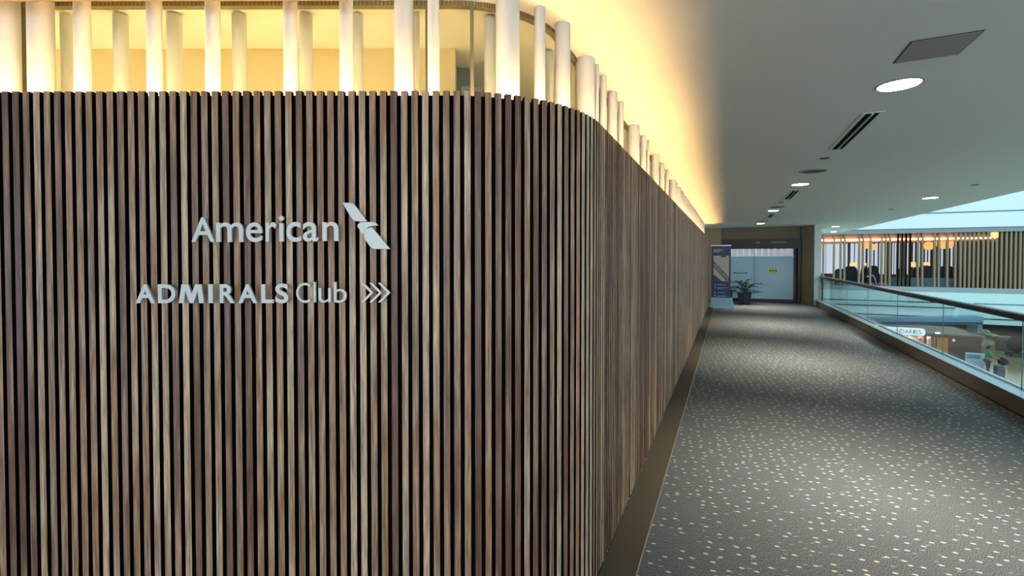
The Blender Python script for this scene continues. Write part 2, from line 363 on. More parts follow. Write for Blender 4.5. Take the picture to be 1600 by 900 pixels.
near = [(0, 40.5, 'wide glowing column at the far left edge above the slats, left of the black joint'),
        (47.5, 93, 'widest glowing column, just right of the black joint at the far left'),
        (120, 149, 'slim glowing column, third from the left edge in the front row'),
        (233, 259, 'slim glowing column standing above the letter D of ADMIRALS'),
        (324, 349, 'slim glowing column standing above the letter A of American'),
        (445.5, 468, 'slim glowing column standing above the letter c of American'),
        (532.5, 554, 'slim glowing column standing above the top tip of the tail emblem'),
        (617.5, 647.5, 'medium glowing column just right of the tail emblem, left of its slim neighbour'),
        (669, 687.5, 'thinnest glowing column on the straight wall, before the corner glazing bar'),
        (775, 812, 'thick white column where the slatted wall starts to curve'),
        (834.5, 851.5, 'thin white column right of the thick one at the curve'),
        (866.5, 890.5, 'medium white column on the curve, between the thin one and the wide one'),
        (898.5, 928.5, 'wide white column at the end of the curve'),
        (929, 935, 'sliver of a white column close behind the wide one at the end of the curve'),
        (936.5, 947, 'slim column, first of the row running down the corridor'),
        (948.5, 963.5, 'broad column, second of the row running down the corridor'),
        (964, 973.5, 'slim column before the first dark gap of the corridor row'),
        (979, 998.5, 'broadest column of the corridor row, right after its first dark gap'),
        (999.5, 1009, 'slim column, right behind the broadest one of the corridor row'),
        (1010, 1014, 'thinnest column, just before the second dark gap of the corridor row'),
        (1017, 1029, 'broad column, right after the second dark gap of the corridor row'),
        (1030, 1037.5, 'column second after the second dark gap of the corridor row'),
        (1038.5, 1044.5, 'column third after the second dark gap of the corridor row')]
for a, b, l in near: put_tube(a, b, l, NEARG)
s = s_for_px(1045, .2)+.22; rs = random.Random(3); far = []
while s < SEND-.12:
    r = rs.choice((.04, .05, .06, .075))
    far.append((r, s)); s += r+rs.choice((.15, .2, .28, .42))
ORD = 'first second third fourth fifth sixth seventh eighth ninth tenth eleventh twelfth thirteenth fourteenth fifteenth sixteenth seventeenth eighteenth nineteenth twentieth twenty-first twenty-second twenty-third twenty-fourth twenty-fifth twenty-sixth twenty-seventh twenty-eighth twenty-ninth thirtieth thirty-first thirty-second thirty-third thirty-fourth thirty-fifth thirty-sixth thirty-seventh thirty-eighth thirty-ninth fortieth forty-first forty-second forty-third forty-fourth forty-fifth forty-sixth forty-seventh forty-eighth forty-ninth fiftieth'.split()
SIZ = {.04: 'slim', .05: 'medium', .06: 'broad', .075: 'broadest kind of'}
for k, (r, s) in enumerate(far):
    put_tube(None, None, SIZ[r]+' white light column, %s from the banner end of the corridor row' % ORD[len(far)-1-k], 'far white columns toward the banner', r=r, s=s)
back = [(99, 120, 'greenish mirror image of a column in the glass, between the widest column and the third'),
        (181, 207, 'greenish mirror image of a column in the glass, in the wide gap left of the letter A of ADMIRALS'),
        (264, 290, 'greenish mirror image of a column in the glass, just right of the column above letter D'),
        (366, 389.5, 'greenish mirror image of a column in the glass, right of the column above the A of American'),
        (470, 491.5, 'greenish mirror image of a column in the glass, touching the column above the letter c'),
        (553, 569.5, 'greenish mirror image of a column in the glass, touching the column above the tail emblem'),
        (645, 657, 'greenish mirror image of a column in the glass, half hidden by the medium column'),
        (757, 776, 'greenish mirror image of a column in the glass, just left of the thick column at the curve'),
        (852, 864, 'greenish mirror image of a column in the glass, between the thin and medium columns on the curve')]
for a, b, l in back: put_tube(a, b, l, 'column reflections in the glass', True)  # solid tubes stand in for reflections of the front row
# grey cabinet side seen behind the corner glazing
pc = path(s_for_px(739, .5), .5)[0]
mt = Matrix(((FD.x, NR0.x, 0, pc.x), (FD.y, NR0.y, 0, pc.y), (0, 0, 1, SHELF), (0, 0, 0, 1)))
bm = bmesh.new(); bx(bm, -.056, .056, -.03, .03, .001, .265, mt); o = link('grey_cabinet', bm, mat('grey_cabinet', (120, 124, 130), .5))
recenter(o, (pc.x, pc.y, SHELF)); tag(o, 'low grey box behind the corner glazing above the slats', 'box')

# ------------------------------------------------------------------ lettering on the slats
SIGN_OFF = -.028; ST = .010
SO = P0+NR0*.028
def on_sign(x, y):
    d = ray(x, y); o3 = Vector((SO.x, SO.y, 0)); n3 = Vector((NR0.x, NR0.y, 0)); t = (o3-Vector((0, 0, EYE))).dot(n3)/d.dot(n3); return Vector((0, 0, EYE))+d*t
UX = Vector((FD.x, FD.y, 0)); UZ = Vector((0, 0, 1)); UN = Vector((NR0.x, NR0.y, 0))
_g = {}
def glyph(ch, off):
    if (ch, off) in _g: return _g[(ch, off)]
    cu = bpy.data.curves.new('g', 'FONT'); cu.body = ch; cu.offset = off; cu.resolution_u = 6
    o = bpy.data.objects.new('g', cu); COL.objects.link(o); bpy.context.view_layer.update()
    me = bpy.data.meshes.new_from_object(o.evaluated_get(bpy.context.evaluated_depsgraph_get()))
    COL.objects.unlink(o); bpy.data.objects.remove(o)
    vs = [v.co.xy.copy() for v in me.vertices]; fs = [tuple(p.vertices) for p in me.polygons]
    _g[(ch, off)] = (vs, fs); return vs, fs
def letter(ch, off, c0, c1, parent, m, org, ux, uz, un, t):
    """glyph fitted between 3D corners c0 (top left) and c1 (bottom right), t thick along un"""
    vs, fs = glyph(ch, off); x0 = min(v.x for v in vs); x1 = max(v.x for v in vs); y0 = min(v.y for v in vs); y1 = max(v.y for v in vs)
    a0 = (c0-org).dot(ux); a1 = (c1-org).dot(ux); b1 = (c0-org).dot(uz); b0 = (c1-org).dot(uz)
    bm = bmesh.new(); k0 = (c0-org).dot(un)
    V = [bm.verts.new(org+ux*(a0+(v.x-x0)/(x1-x0)*(a1-a0))+uz*(b0+(v.y-y0)/(y1-y0)*(b1-b0))+un*k0) for v in vs]
    for f in fs:
        try: bm.faces.new([V[i] for i in f])
        except ValueError: pass
    bmesh.ops.remove_doubles(bm, verts=bm.verts[:], dist=1e-5)
    bmesh.ops.recalc_face_normals(bm, faces=bm.faces[:])
    if bm.faces and sum(f.normal.dot(un)*f.calc_area() for f in bm.faces) < 0: bmesh.ops.reverse_faces(bm, faces=bm.faces[:])
    r = bmesh.ops.extrude_face_region(bm, geom=bm.faces[:]); nv = [e for e in r['geom'] if isinstance(e, bmesh.types.BMVert)]
    bmesh.ops.translate(bm, verts=nv, vec=un*t)
    o = link('letter', bm, m, parent); return o
def word(name, label, cat, items):
    base = on_sign((items[0][2]+items[-1][4])/2, items[0][5]); root = thing(name, label, cat, base)
    for ch, off, x0, y0, x1, y1 in items:
        o = letter(ch, off, on_sign(x0, y0), on_sign(x1, y1), None, ALU, base, UX, UZ, UN, ST); 
        o.data.transform(Matrix.Translation(-base)); o.parent = root
    # stand-off pins behind
    bm = bmesh.new()
    for ch, off, x0, y0, x1, y1 in items:
        c = on_sign((x0+x1)/2, y1-1.5)
    bm.free(); return root
B1 = .010
word('wall_lettering', 'raised metal lettering reading American on the wooden slats', 'sign', [
    ('A', B1, 301.1, 340, 337.8, 378.2), ('m', B1, 339.6, 347.8, 382.2, 378.2), ('e', B1, 386.1, 347.8, 411.7, 378.4), ('r', B1, 416.7, 347.6, 434.4, 377.8),
    ('i', B1, 437.4, 337.6, 445.2, 377.6), ('c', B1, 448.9, 347.2, 472.3, 378), ('a', B1, 474.5, 347.2, 499.0, 377.6), ('n', B1, 505.0, 347, 530.2, 376.8)])
B2 = .026
word('wall_lettering', 'raised metal lettering reading ADMIRALS Club below the first word', 'sign', [
    ('A', B2, 214.6, 444, 244.9, 473.4), ('D', B2, 249.2, 444, 276.8, 473.4), ('I', B2, 327.7, 444, 335.0, 473.3),
    ('R', B2, 345.4, 444, 369.0, 473.3), ('A', B2, 374.2, 444, 403.8, 473.3), ('L', B2, 410.0, 444, 429.2, 473.2), ('S', B2, 431.8, 443, 452.4, 473.6),
    ('C', -.004, 464.4, 441.7, 486.9, 472.9), ('l', -.004, 491.6, 440.6, 494.9, 472), ('u', -.004, 499.2, 449.8, 518.6, 472.6), ('b', -.004, 522.9, 440.6, 542.6, 472.8)])
_adm = [o for o in bpy.data.objects if o.type == 'EMPTY' and 'ADMIRALS' in o.get('label', '')][0]
bm = bmesh.new(); _M = [(503, 328), (530, 148), (592, 148), (626, 238), (662, 148), (720, 148), (745, 328), (698, 328), (684, 212), (643, 328), (608, 328), (566, 212), (552, 328)]
extrude_poly(bm, [((on_sign(200+x/6.154, 420+y/6.154)-_adm.location).dot(UX), (on_sign(200+x/6.154, 420+y/6.154)-_adm.location).dot(UZ)) for x, y in _M], Vector((0, 0, 0)), UX, UZ, UN, ST); link('letter', bm, ALU, _adm)
def sign_polys(name, label, cat, polys, names):
    base = on_sign(*polys[0][0]); root = thing(name, label, cat, base)
    for pl, nm in zip(polys, names):
        bm = bmesh.new(); pts = [on_sign(*q)-base for q in pl]
        extrude_poly(bm, [((p).dot(UX), p.dot(UZ)) for p in pts], Vector((0, 0, 0)), UX, UZ, UN, ST); link(nm, bm, ALU, root)
    return root
def Z(q): return [(520+x/9, 300+y/9) for x, y in q]
def bez(a, b, c, n=6): return [((1-t)**2*a[0]+2*t*(1-t)*b[0]+t*t*c[0], (1-t)**2*a[1]+2*t*(1-t)*b[1]+t*t*c[1]) for t in [i/n for i in range(n+1)]]
up = [(150, 155)]+bez((240, 156), (300, 158), (330, 200))+[(490, 414)]+bez((345, 414), (300, 408), (270, 360))+[(205, 255)]
mid = bez((362, 492), (350, 450), (400, 434))+bez((440, 425), (500, 424), (560, 425))+bez((590, 426), (630, 440), (640, 474))+bez((590, 476), (470, 480), (433, 608), 10)
low = [(560, 498)]+[(815, 802)]+bez((600, 803), (550, 800), (510, 735))+bez((480, 690), (450, 640), (447, 600))+bez((450, 540), (510, 505), (558, 497))[:-1]
sign_polys('tail_emblem', 'raised metal bird tail emblem right of the first word', 'emblem', [Z(up), Z(mid), Z(low)], ['upper_blade', 'beak', 'lower_blade'])
def chev(x0, x1):
    w = 4.6; ym = 457; return [(x0, 441.9), (x0+w, 441.9), (x1, ym), (x0+w, 472), (x0, 472), (x1-w, ym)]
sign_polys('arrow_sign', 'three raised metal chevrons pointing right after the lettering', 'sign', [chev(565, 584.4), chev(578.2, 597.6), chev(591.6, 610.8)], ['chevron']*3)

# ------------------------------------------------------------------ floor strip beside the slats
bm = bmesh.new(); sweep(bm, -.182, -.004, .001, .006, SBEG, SEND, .1); struct(link('trim_floor_strip', bm, GUARD))
bm = bmesh.new(); sweep(bm, -.190, -.183, .001, .009, SBEG, SEND, .1); struct(link('trim_floor_line', bm, TRIMM))

# ------------------------------------------------------------------ ceiling fittings
def downlight(x, y, label, power=26, real=True, r=.118):
    t = thing('downlight', label, 'ceiling light', (x, y, CEILZ), 'round ceiling downlights')
    bm = bmesh.new(); lathe(bm, [(r, -.001), (r+.012, -.008), (r+.016, -.006), (r+.016, -.001)], n=40); link('rim', bm, mat('dark_rim', (90, 90, 92), .4), t, True)
    bm = bmesh.new(); cyl(bm, (0, 0), r, -.006, -.001, 40); link('lens', bm, LAMP, t)
    if real:
        l = bpy.data.lights.new('lamp', 'AREA'); l.shape = 'DISK'; l.size = .2; l.energy = power; l.color = (1, .93, .78); l.spread = radians(80)
        o = bpy.data.objects.new('lamp', l); o.location = (0, 0, -.015); COL.objects.link(o); o.parent = t
DL = [(1.075, 4.10, 'large bright round downlight, nearest on the ceiling, beside the square hatch'),
      (1.06, 8.89, 'round downlight, second nearest of the middle ceiling row'),
      (1.03, 13.45, 'round downlight, third nearest of the middle ceiling row'),
      (1.01, 18.2, 'round downlight, farthest of the middle ceiling row, before the doors'),
      (3.66, 11.96, 'round downlight near the ceiling edge, over the balustrade'),
      (3.68, 21.16, 'round downlight beyond the white pillar, nearer of the pair there'),
      (4.35, 25.3, 'round downlight beyond the white pillar, farther of the pair there')]
for x, y, l in DL: downlight(x, y, l)
# the same rows go on behind the camera
for x, y in ((1.07, -.7), (3.66, 2.6), (-1.6, -.9)):
    o = area('ceiling_lamp', (x, y, CEILZ-.02), .22, 26, (1, .92, .80), spread=radians(80))
def vent(y0, y1, label):
    t = thing('ceiling_vent', label, 'vent', (1.1, (y0+y1)/2, CEILZ), 'linear slot vents'); h = (y1-y0)/2
    box('frame', (-.095, .075, -h, h, -.006, -.001), CEIL, t)
    for a in (-.045, .015):
        box('slot', (a-.017, a+.017, -h+.02, h-.02, -.009, -.0065), FELT, t)
    box('blade', (-.022, -.008, -h+.02, h-.02, -.016, -.0065), TRIMM, t)
vent(4.77, 6.2, 'long slotted air vent nearest on the ceiling'); vent(9.6, 10.95, 'slotted air vent, second nearest along the ceiling'); vent(14.4, 15.7, 'slotted air vent farthest along the ceiling')
def speaker(x, y, label):
    t = thing('ceiling_speaker', label, 'speaker', (x, y, CEILZ), 'round ceiling speakers')
    bm = bmesh.new(); lathe(bm, [(.15, -.001), (.16, -.012), (.175, -.008), (.18, -.001)], n=36); link('rim', bm, mat('speaker_rim', (170, 178, 180), .4), t, True)
    bm = bmesh.new(); cyl(bm, (0, 0), .15, -.009, -.001, 36); link('grille', bm, mat('speaker_grille', (92, 92, 86), .7), t)
speaker(1.07, 7.6, 'round grey speaker grille nearest on the ceiling'); speaker(1.04, 12.5, 'round grey speaker grille, second nearest on the ceiling'); speaker(1.0, 17.0, 'round grey speaker grille, farthest on the ceiling')
def spr(x, y, label):
    bm = bmesh.new(); lathe(bm, [(0, -.012), (.04, -.011), (.055, -.004), (.056, -.001), (0, -.001)], n=20)
    o = link('sprinkler_cover', bm, mat('sprinkler_grey', (95, 97, 96), .5), None, True); o.location = (x, y, CEILZ); tag(o, label, 'sprinkler', 'small round ceiling covers')
spr(1.05, 6.7, 'small dark round cover between the nearest vent and speaker'); spr(1.02, 11.5, 'small dark round cover between the second vent and second speaker')
spr(1.0, 16.1, 'small dark round cover just beyond the farthest vent'); spr(3.68, 10.16, 'small dark round cover near the ceiling edge, nearer the camera than the edge downlight'); spr(3.63, 14.3, 'small dark round cover beyond the edge downlight')
# access hatch
t = thing('access_hatch', 'square flush access panel in the ceiling above the nearest downlight', 'hatch', (1.075, 3.475, CEILZ))
box('panel', (-.148, .148, -.155, .155, -.005, -.001), plaster_mat('hatch_paint', (160, 155, 148), .06, 90), t)
bm = bmesh.new(); 
for b in ((-.156, -.148, -.163, .163), (.148, .156, -.163, .163), (-.148, .148, -.163, -.155), (-.148, .148, .155, .163)): bx(bm, *b, -.003, -.001)
link('frame', bm, BLACK, t)

# ------------------------------------------------------------------ end wall with sliding door
YD = 20.3
bm = bmesh.new()
bx(bm, -.26, 2.46, YD, YD+.3, 2.44, CEILZ); bx(bm, -.26, -.20, YD, YD+.3, 0, 2.44); bx(bm, 2.44, 2.50, YD, YD+.3, 0, CEILZ)
a = [(2.46, YD), (2.77, YD-.55), (2.80, YD-.55), (2.80, YD+.3), (2.46, YD+.3)]
extrude_poly(bm, a, Vector((0, 0, 0)), Vector((1, 0, 0)), Vector((0, 1, 0)), Vector((0, 0, 1)), CEILZ-.001); struct(link('wall_back', bm, TAUPE))
bm = bmesh.new(); bx(bm, -2.4, -.262, YD-.02, YD+.28, 0, CEILZ-.001); struct(link('wall_back_left', bm, TAN))
bm = bmesh.new(); bx(bm, 2.81, 3.02, YD-.60, YD+.3, -.29, CEILZ-.001); struct(link('wall_right_pillar', bm, WHITE))
door = bpy.data.objects.new('door_1', None); COL.objects.link(door); struct(door)
box('header', (-.19, 2.43, YD-.10, YD+.05, 2.08, 2.44), BLACK, door)
box('jamb', (-.20, -.15, YD-.05, YD+.05, 0, 2.08), BLACK, door); box('jamb', (2.37, 2.44, YD-.08, YD+.05, 0, 2.08), BLACK, door)
box('sensor', (1.45, 1.95, YD-.14, YD-.10, 2.28, 2.36), mat('sensor_black', (35, 35, 38), .25), door)
box('sensor_light', (.95, 1.10, YD-.11, YD-.10, 2.30, 2.33), mat('sensor_grey', (130, 132, 136), .3), door)
FROST = mat('frosted_film', (172, 200, 214), .45)
for nm, x0, x1, yy in (('left', -.15, .92, YD-.02), ('right', .90, 2.24, YD+.03)):
    g = bpy.data.objects.new('sliding_leaf', None); COL.objects.link(g); g.parent = door
    box('clear_glass', (x0+.02, x1-.02, yy-.006, yy+.006, 1.78, 2.075), PANEG, g)
    box('frosted_glass', (x0+.02, x1-.02, yy-.006, yy+.006, .14, 1.78), FROST, g)
    box('rail', (x0, x1, yy-.02, yy+.02, .01, .14), BLACK, g)
    for xs in ((x0, x0+.02), (x1-.02, x1)): box('stile', (xs[0], xs[1], yy-.015, yy+.015, .14, 2.075), mat('stile_grey', (120, 140, 150), .4, .3), g)
# things behind the door seen through its clear top and side gap
bm = bmesh.new(); bx(bm, -.3, 2.8, YD+2.5, YD+2.55, 0, CEILZ); struct(link('wall_outer_back', bm, stripe_mat('vestibule_slats', (58, 46, 38), (190, 215, 225), 'X', 1.3, .7, .8)))
bm = bmesh.new(); bx(bm, 2.8, 2.9, YD+.3, YD+2.6, 0, CEILZ-.001); bx(bm, -.5, -.35, YD+.3, YD+2.6, 0, CEILZ-.001); struct(link('wall_outer_side', bm, TAUPE))
bm = bmesh.new(); bx(bm, -.3, 2.8, YD+.3, YD+2.5, -.05, 0); struct(link('floor_back', bm, CARPET))
PST = stripe_mat('purple_poster', (70, 52, 120), (190, 150, 170), 'X', 6, .6, .6)
t = thing('wall_poster', 'narrow purple poster in the gap right of the glass door', 'poster', (2.305, YD+.32, 0))
box('print', (-.065, .065, 0, .02, 1.12, 2.06), PST, t); box('lower_panel', (-.065, .065, 0, .02, .18, 1.10), mat('pinkish_panel', (170, 128, 112), .6), t); box('base_panel', (-.065, .065, 0, .02, 0, .17), mat('brown_base', (110, 76, 62), .6), t)
# stickers
t = thing('door_sticker', 'round yellow sticker with black band on the right glass leaf', 'sticker', (1.555, YD+.022, 1.235))
def disc(name, sx, sz, m, parent, y0, y1, n=32):
    bm = bmesh.new(); extrude_poly(bm, [(sx*cos(2*pi*i/n), sz*sin(2*pi*i/n)) for i in range(n)], Vector((0, y1, 0)), Vector((1, 0, 0)), Vector((0, 0, 1)), Vector((0, -1, 0)), y1-y0); return link(name, bm, m, parent)
disc('disc', .10, .125, mat('sticker_yellow', (205, 200, 40), .5), t, -.004, 0)
for sx in (-1, 1):
    o = disc('band_end', .028, .032, mat('sticker_black', (25, 28, 20), .5), t, -.008, -.0045); o.location.x = sx*.105
box('writing', (-.055, .055, -.008, -.0045, -.03, .03), mat('sticker_olive', (120, 120, 30), .5), t)
t = thing('door_sticker', 'thin yellow and black bar sticker on the left glass leaf', 'sticker', (.43, YD-.028, 1.13))
box('bar', (-.245, .245, -.003, 0, -.022, .022), mat('sticker_black', (25, 28, 20), .5), t); box('stripe', (-.19, .19, -.005, -.0035, -.009, .012), mat('sticker_gold', (190, 170, 60), .5), t)

# ------------------------------------------------------------------ roll-up banner
YB = 17.35
t = thing('rollup_banner', 'tall dark blue roll-up banner with a staircase picture beside the slatted wall', 'banner', (-.21, YB, 0))
NAVY = mat('banner_navy', (62, 78, 122), .5)
box('banner_sheet', (-.31, .285, -.006, .006, .33, 2.13), NAVY, t)
box('top_bar', (-.325, .30, -.015, .015, 2.125, 2.165), mat('banner_bar', (215, 222, 225), .3, .4), t)
bm = bmesh.new(); vs = bx(bm, -.32, .34, -.16, .12, .0, .36)
for v in bm.verts:
    if v.co.z > .2: v.co.y = -.05 if v.co.y < 0 else .05
    elif v.co.x > 0: v.co.x += .07
link('base_cassette', bm, mat('banner_base', (170, 215, 232), .35), t)
pic = box('picture', (-.255, .235, -.0085, -.0065, .92, 1.80), mat('picture_cream', (222, 215, 200), .6), t)
bm = bmesh.new()
def xz(bm, pts, y0=-.0105, y1=-.009): extrude_poly(bm, pts, Vector((0, y1, 0)), Vector((1, 0, 0)), Vector((0, 0, 1)), Vector((0, -1, 0)), y1-y0)
for k in range(9):
    x = -.245+k*.058; z = 1.60-k*.066; xz(bm, [(x, z-.20), (x+.014, z-.214), (x+.014, z-.016), (x, z)])
xz(bm, [(-.255, 1.62), (.235, 1.06), (.235, 1.035), (-.255, 1.59)], -.0125, -.011); xz(bm, [(-.255, 1.42), (.17, .93), (.20, .93), (-.255, 1.45)], -.0125, -.011); xz(bm, [(-.255, 1.52), (.235, .96), (.235, .945), (-.255, 1.505)], -.0125, -.011)
link('picture_railing', bm, mat('picture_dark', (48, 44, 56), .6), t)
bm = bmesh.new(); xz(bm, [(-.255, .92), (-.255, 1.17), (.02, .92)]); link('picture_corner', bm, mat('picture_blue', (92, 96, 140), .6), t)
bm = bmesh.new(); xz(bm, [(-.02, 1.805), (.14, 1.805), (.14, 1.74), (-.02, 1.74)])
link('picture_badge', bm, mat('picture_blue', (92, 96, 140), .6), t)
bm = bmesh.new(); xz(bm, [(.01, 1.25), (.04, 1.27), (.055, 1.23), (.03, 1.20)]); link('picture_figure', bm, mat('picture_brown', (95, 70, 60), .6), t)
for z, x0, x1, h in ((2.02, -.26, .02, .012), (1.985, -.26, .06, .018), (1.945, -.26, -.04, .022), (1.90, -.26, .1, .004), (.80, -.13, .14, .016), (.70, -.13, .20, .014), (.67, -.13, .05, .010), (.53, -.13, .10, .012), (.42, -.13, .16, .014), (.395, -.13, .2, .006)):
    bm = bmesh.new(); r2 = random.Random(z); x = x0
    while x < x1: w = r2.uniform(.02, .05); xz(bm, [(x, z-h/2), (min(x+w, x1), z-h/2), (min(x+w, x1), z+h/2), (x, z+h/2)], -.0085, -.0065); x += w+.009
    link('text_line', bm, mat('banner_white', (225, 230, 240), .5), t)
for z in (.80, .69, .53, .42):
    bm = bmesh.new(); xz(bm, [(-.2+.022*cos(i*pi/6), z+.022*sin(i*pi/6)) for i in range(12)], -.0085, -.0065); link('bullet', bm, mat('banner_white', (225, 230, 240), .5), t)

# ------------------------------------------------------------------ potted plants
LEAFM = mat('leaf_green', (38, 62, 34), .35); STEMM = mat('stem_green', (60, 84, 44), .6); POTM = mat('pot_charcoal', (38, 44, 54), .45)
def plant(loc, label, seed, n, reach, sc=1):
    rr = random.Random(seed); t = thing('potted_plant', label, 'plant', loc, 'potted plants by the glass door')
    bm = bmesh.new(); lathe(bm, [(0, 0), (.17, 0), (.24, .40), (.25, .42), (.225, .42), (.21, .38), (0, .38)], n=8); link('pot', bm, POTM, t)
    bm = bmesh.new(); lathe(bm, [(0, .385), (.205, .385), (.2, .375)], n=16); link('soil', bm, mat('soil', (40, 32, 26), .9), t)
    bs = bmesh.new(); bl = bmesh.new()
    for k in range(n):
        a = rr.uniform(0, 2*pi); R = reach*rr.uniform(.5, 1); hgt = rr.uniform(.05, .60)*sc; lift = .38
        pts = [Vector((.1*cos(a)*i/8+R*cos(a)*(i/8)**1.6, .1*sin(a)*i/8+R*sin(a)*(i/8)**1.6, lift+hgt*sin(i/8*pi*.62))) for i in range(9)]
        tube(bs, pts, [.012-.001*i for i in range(9)], 6)
        for i in range(3, 9):
            for sd in (-1, 1):
                d = (pts[i]-pts[i-1]).normalized(); side = d.cross(Vector((0, 0, 1))).normalized()*sd; L = .125*rr.uniform(.8, 1.2); w = .036
                ax = (d*.6+side+Vector((0, 0, rr.uniform(-.2, .5)))).normalized(); wd = ax.cross(Vector((0, 0, 1))).normalized(); nm = ax.cross(wd)
                p = pts[i]
                q = [p, p+ax*L*.35+wd*w+nm*.004, p+ax*L*.75+wd*w*.7, p+ax*L, p+ax*L*.75-wd*w*.7, p+ax*L*.35-wd*w+nm*.004]
                v = [bl.verts.new(c) for c in q]; v2 = [bl.verts.new(c+Vector((0, 0, -.003))) for c in q]
                bl.faces.new(v); bl.faces.new(v2[::-1])
                for j in range(6): bl.faces.new((v[j], v2[j], v2[(j+1) % 6], v[(j+1) % 6]))
    link('stems', bs, STEMM, t); link('leaves', bl, LEAFM, t)
plant((.55, 19.1, .001), 'leafy green plant in a dark pot in front of the glass door', 5, 20, .52)
plant((-.08, 19.7, .001), 'leafy plant in a dark pot half hidden behind the blue banner', 11, 12, .28)

# ------------------------------------------------------------------ balustrade along the atrium
t = thing('balustrade', 'glass balustrade with dark handrail and low curb along the atrium', 'railing', (3.02, 9, 0))
def part(name, b, m, parent=None, bev=0):
    b = (b[0]-3.02, b[1]-3.02, b[2]-9, b[3]-9, b[4], b[5]); return box(name, b, m, parent or t, bev)
RY0, RY1 = -4.5, 19.68
ys = [RY0]+[9.10+k*6.45 for k in (-2, -1, 0, 1)]+[RY1]
for a, b in zip(ys, ys[1:]):
    part('curb', (2.865, 3.13, a+.003, b-.003, .001, .198), CURB, None)
part('kick_line', (2.858, 2.864, RY0, RY1, .001, .014), BLACK)
part('ledge', (2.862, 3.02, RY0, RY1, .199, .205), LEDGE, None, .003); part('ledge_strip', (3.075, 3.135, RY0, RY1, .199, .205), LEDGE, None, .003)
part('glazing_channel', (3.025, 3.07, RY0, RY1, .15, .200), BLACK)
jy = [7.22+2.147*k for k in range(-6, 6)]
ed = [RY0]+[y for y in jy if y > RY0+.3]+[RY1]
for a, b in zip(ed, ed[1:]):
    if b-a > .2: part('glass_panel', (3.040, 3.052, a+.006, b-.006, .201, 1.0), GGLASS)
    if b < RY1: part('glass_joint', (3.041, 3.051, b-.003, b+.003, .201, 1.0), mat('joint_grey', (90, 120, 120), .4))
part('handrail', (2.97, 3.12, RY0, RY1, 1.0, 1.065), DARKBAR, None, .012); part('handrail_inlay', (3.0, 3.085, RY0, RY1, 1.06, 1.072), RAILW, None, .004)
part('end_post', (3.025, 3.075, RY1-.06, RY1, .0, 1.0), BLACK)

# walkway slab edge on the atrium side
bm = bmesh.new(); bx(bm, 3.255, 3.33, -5, 20.6, -.9, 0.0); struct(link('trim_slab', bm, WHITE))

# ------------------------------------------------------------------ atrium: far side
YF = 35.8
bm = bmesh.new(); bx(bm, 2.0, 40, YF, YF+.4, 3.53, 9); struct(link('wall_far_upper', bm, WHITE))
bm = bmesh.new(); bx(bm, 2.0, 40, YF-.02, YF-.001, 4.40, 4.46); struct(link('trim_far_reveal', bm, mat('reveal_grey', (90, 110, 130), .6)))
bm = bmesh.new(); bx(bm, 2.0, 40, YF+.05, YF+7.0, 3.25, 3.529); struct(link('lounge_ceiling', bm, plaster_mat('soffit_grey', (140, 140, 136), .04, 20)))
# deck and fascia
bm = bmesh.new(); bx(bm, 2.0, 40, YF, YF+7, -.28, -.02); struct(link('lounge_floor', bm, mat('deck_edge', (150, 158, 158), .35, .4)))
bm = bmesh.new(); bx(bm, 2.0, 40, YF+.03, YF+.3, -2.12, -.281); struct(link('wall_far_lower', bm, plaster_mat('fascia_white', (205, 222, 214), .03, 4)))
for zz, hh, x0, x1, i in ((-.93, .05, 4.8, 11.3, 1), (-1.24, .05, 4.8, 12.2, 2), (-1.80, .06, 4.8, 12.8, 3), (-1.80, .06, 13.4, 24, 4), (-.93, .035, 13.0, 24, 5)):
    bm = bmesh.new(); bx(bm, x0, x1, YF+.0, YF+.029, zz-hh/2, zz+hh/2); struct(link('trim_%d' % (i+1), bm, mat('fascia_joint', (60, 66, 66), .6)))
# blue-grey lower level bulkhead and column, their shade put in as dark blue
BLUEG = mat('bulkhead_blue', (112, 142, 160), .5); BLUED = mat('bulkhead_shade', (58, 82, 100), .5)
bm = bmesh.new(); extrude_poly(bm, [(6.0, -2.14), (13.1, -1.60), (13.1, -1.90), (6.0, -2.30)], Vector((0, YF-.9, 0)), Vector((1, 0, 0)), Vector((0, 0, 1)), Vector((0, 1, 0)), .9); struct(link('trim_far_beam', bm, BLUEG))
bm = bmesh.new(); extrude_poly(bm, [(6.0, -2.31), (13.1, -1.91), (13.1, -2.06), (6.0, -2.50)], Vector((0, YF-.85, 0)), Vector((1, 0, 0)), Vector((0, 0, 1)), Vector((0, 1, 0)), .8); struct(link('trim_beam_shade', bm, BLUED))  # dark strip drawn for the shade under the bulkhead
# ceiling and floor and rear wall of the lower hall
bm = bmesh.new(); bx(bm, 2.0, 40, YF+.3, 66, -2.12, -1.9); struct(link('ceiling_lower', bm, mat('lower_ceiling_dark', (20, 20, 22), .8)))
LF = plaster_mat('terrazzo', (136, 144, 122), .10, 3, .15); nodes(LF)[0]['Principled BSDF'].inputs['Specular IOR Level'].default_value = .6
bm = bmesh.new(); bx(bm, 3.3, 40, -5, 66, -5.5, -5.2); struct(link('floor_lower', bm, LF))
bm = bmesh.new(); bx(bm, 2.0, 40, 66, 66.3, -5.2, -2.12); struct(link('wall_lower_back', bm, stripe_mat('lower_back', (14, 14, 17), (44, 42, 42), 'X', .35, .6, .6)))
bm = bmesh.new(); bx(bm, 3.3, 3.5, -5, 66, -5.2, -.901); struct(link('wall_lower_left', bm, mat('lower_left_grey', (120, 126, 126), .7)))

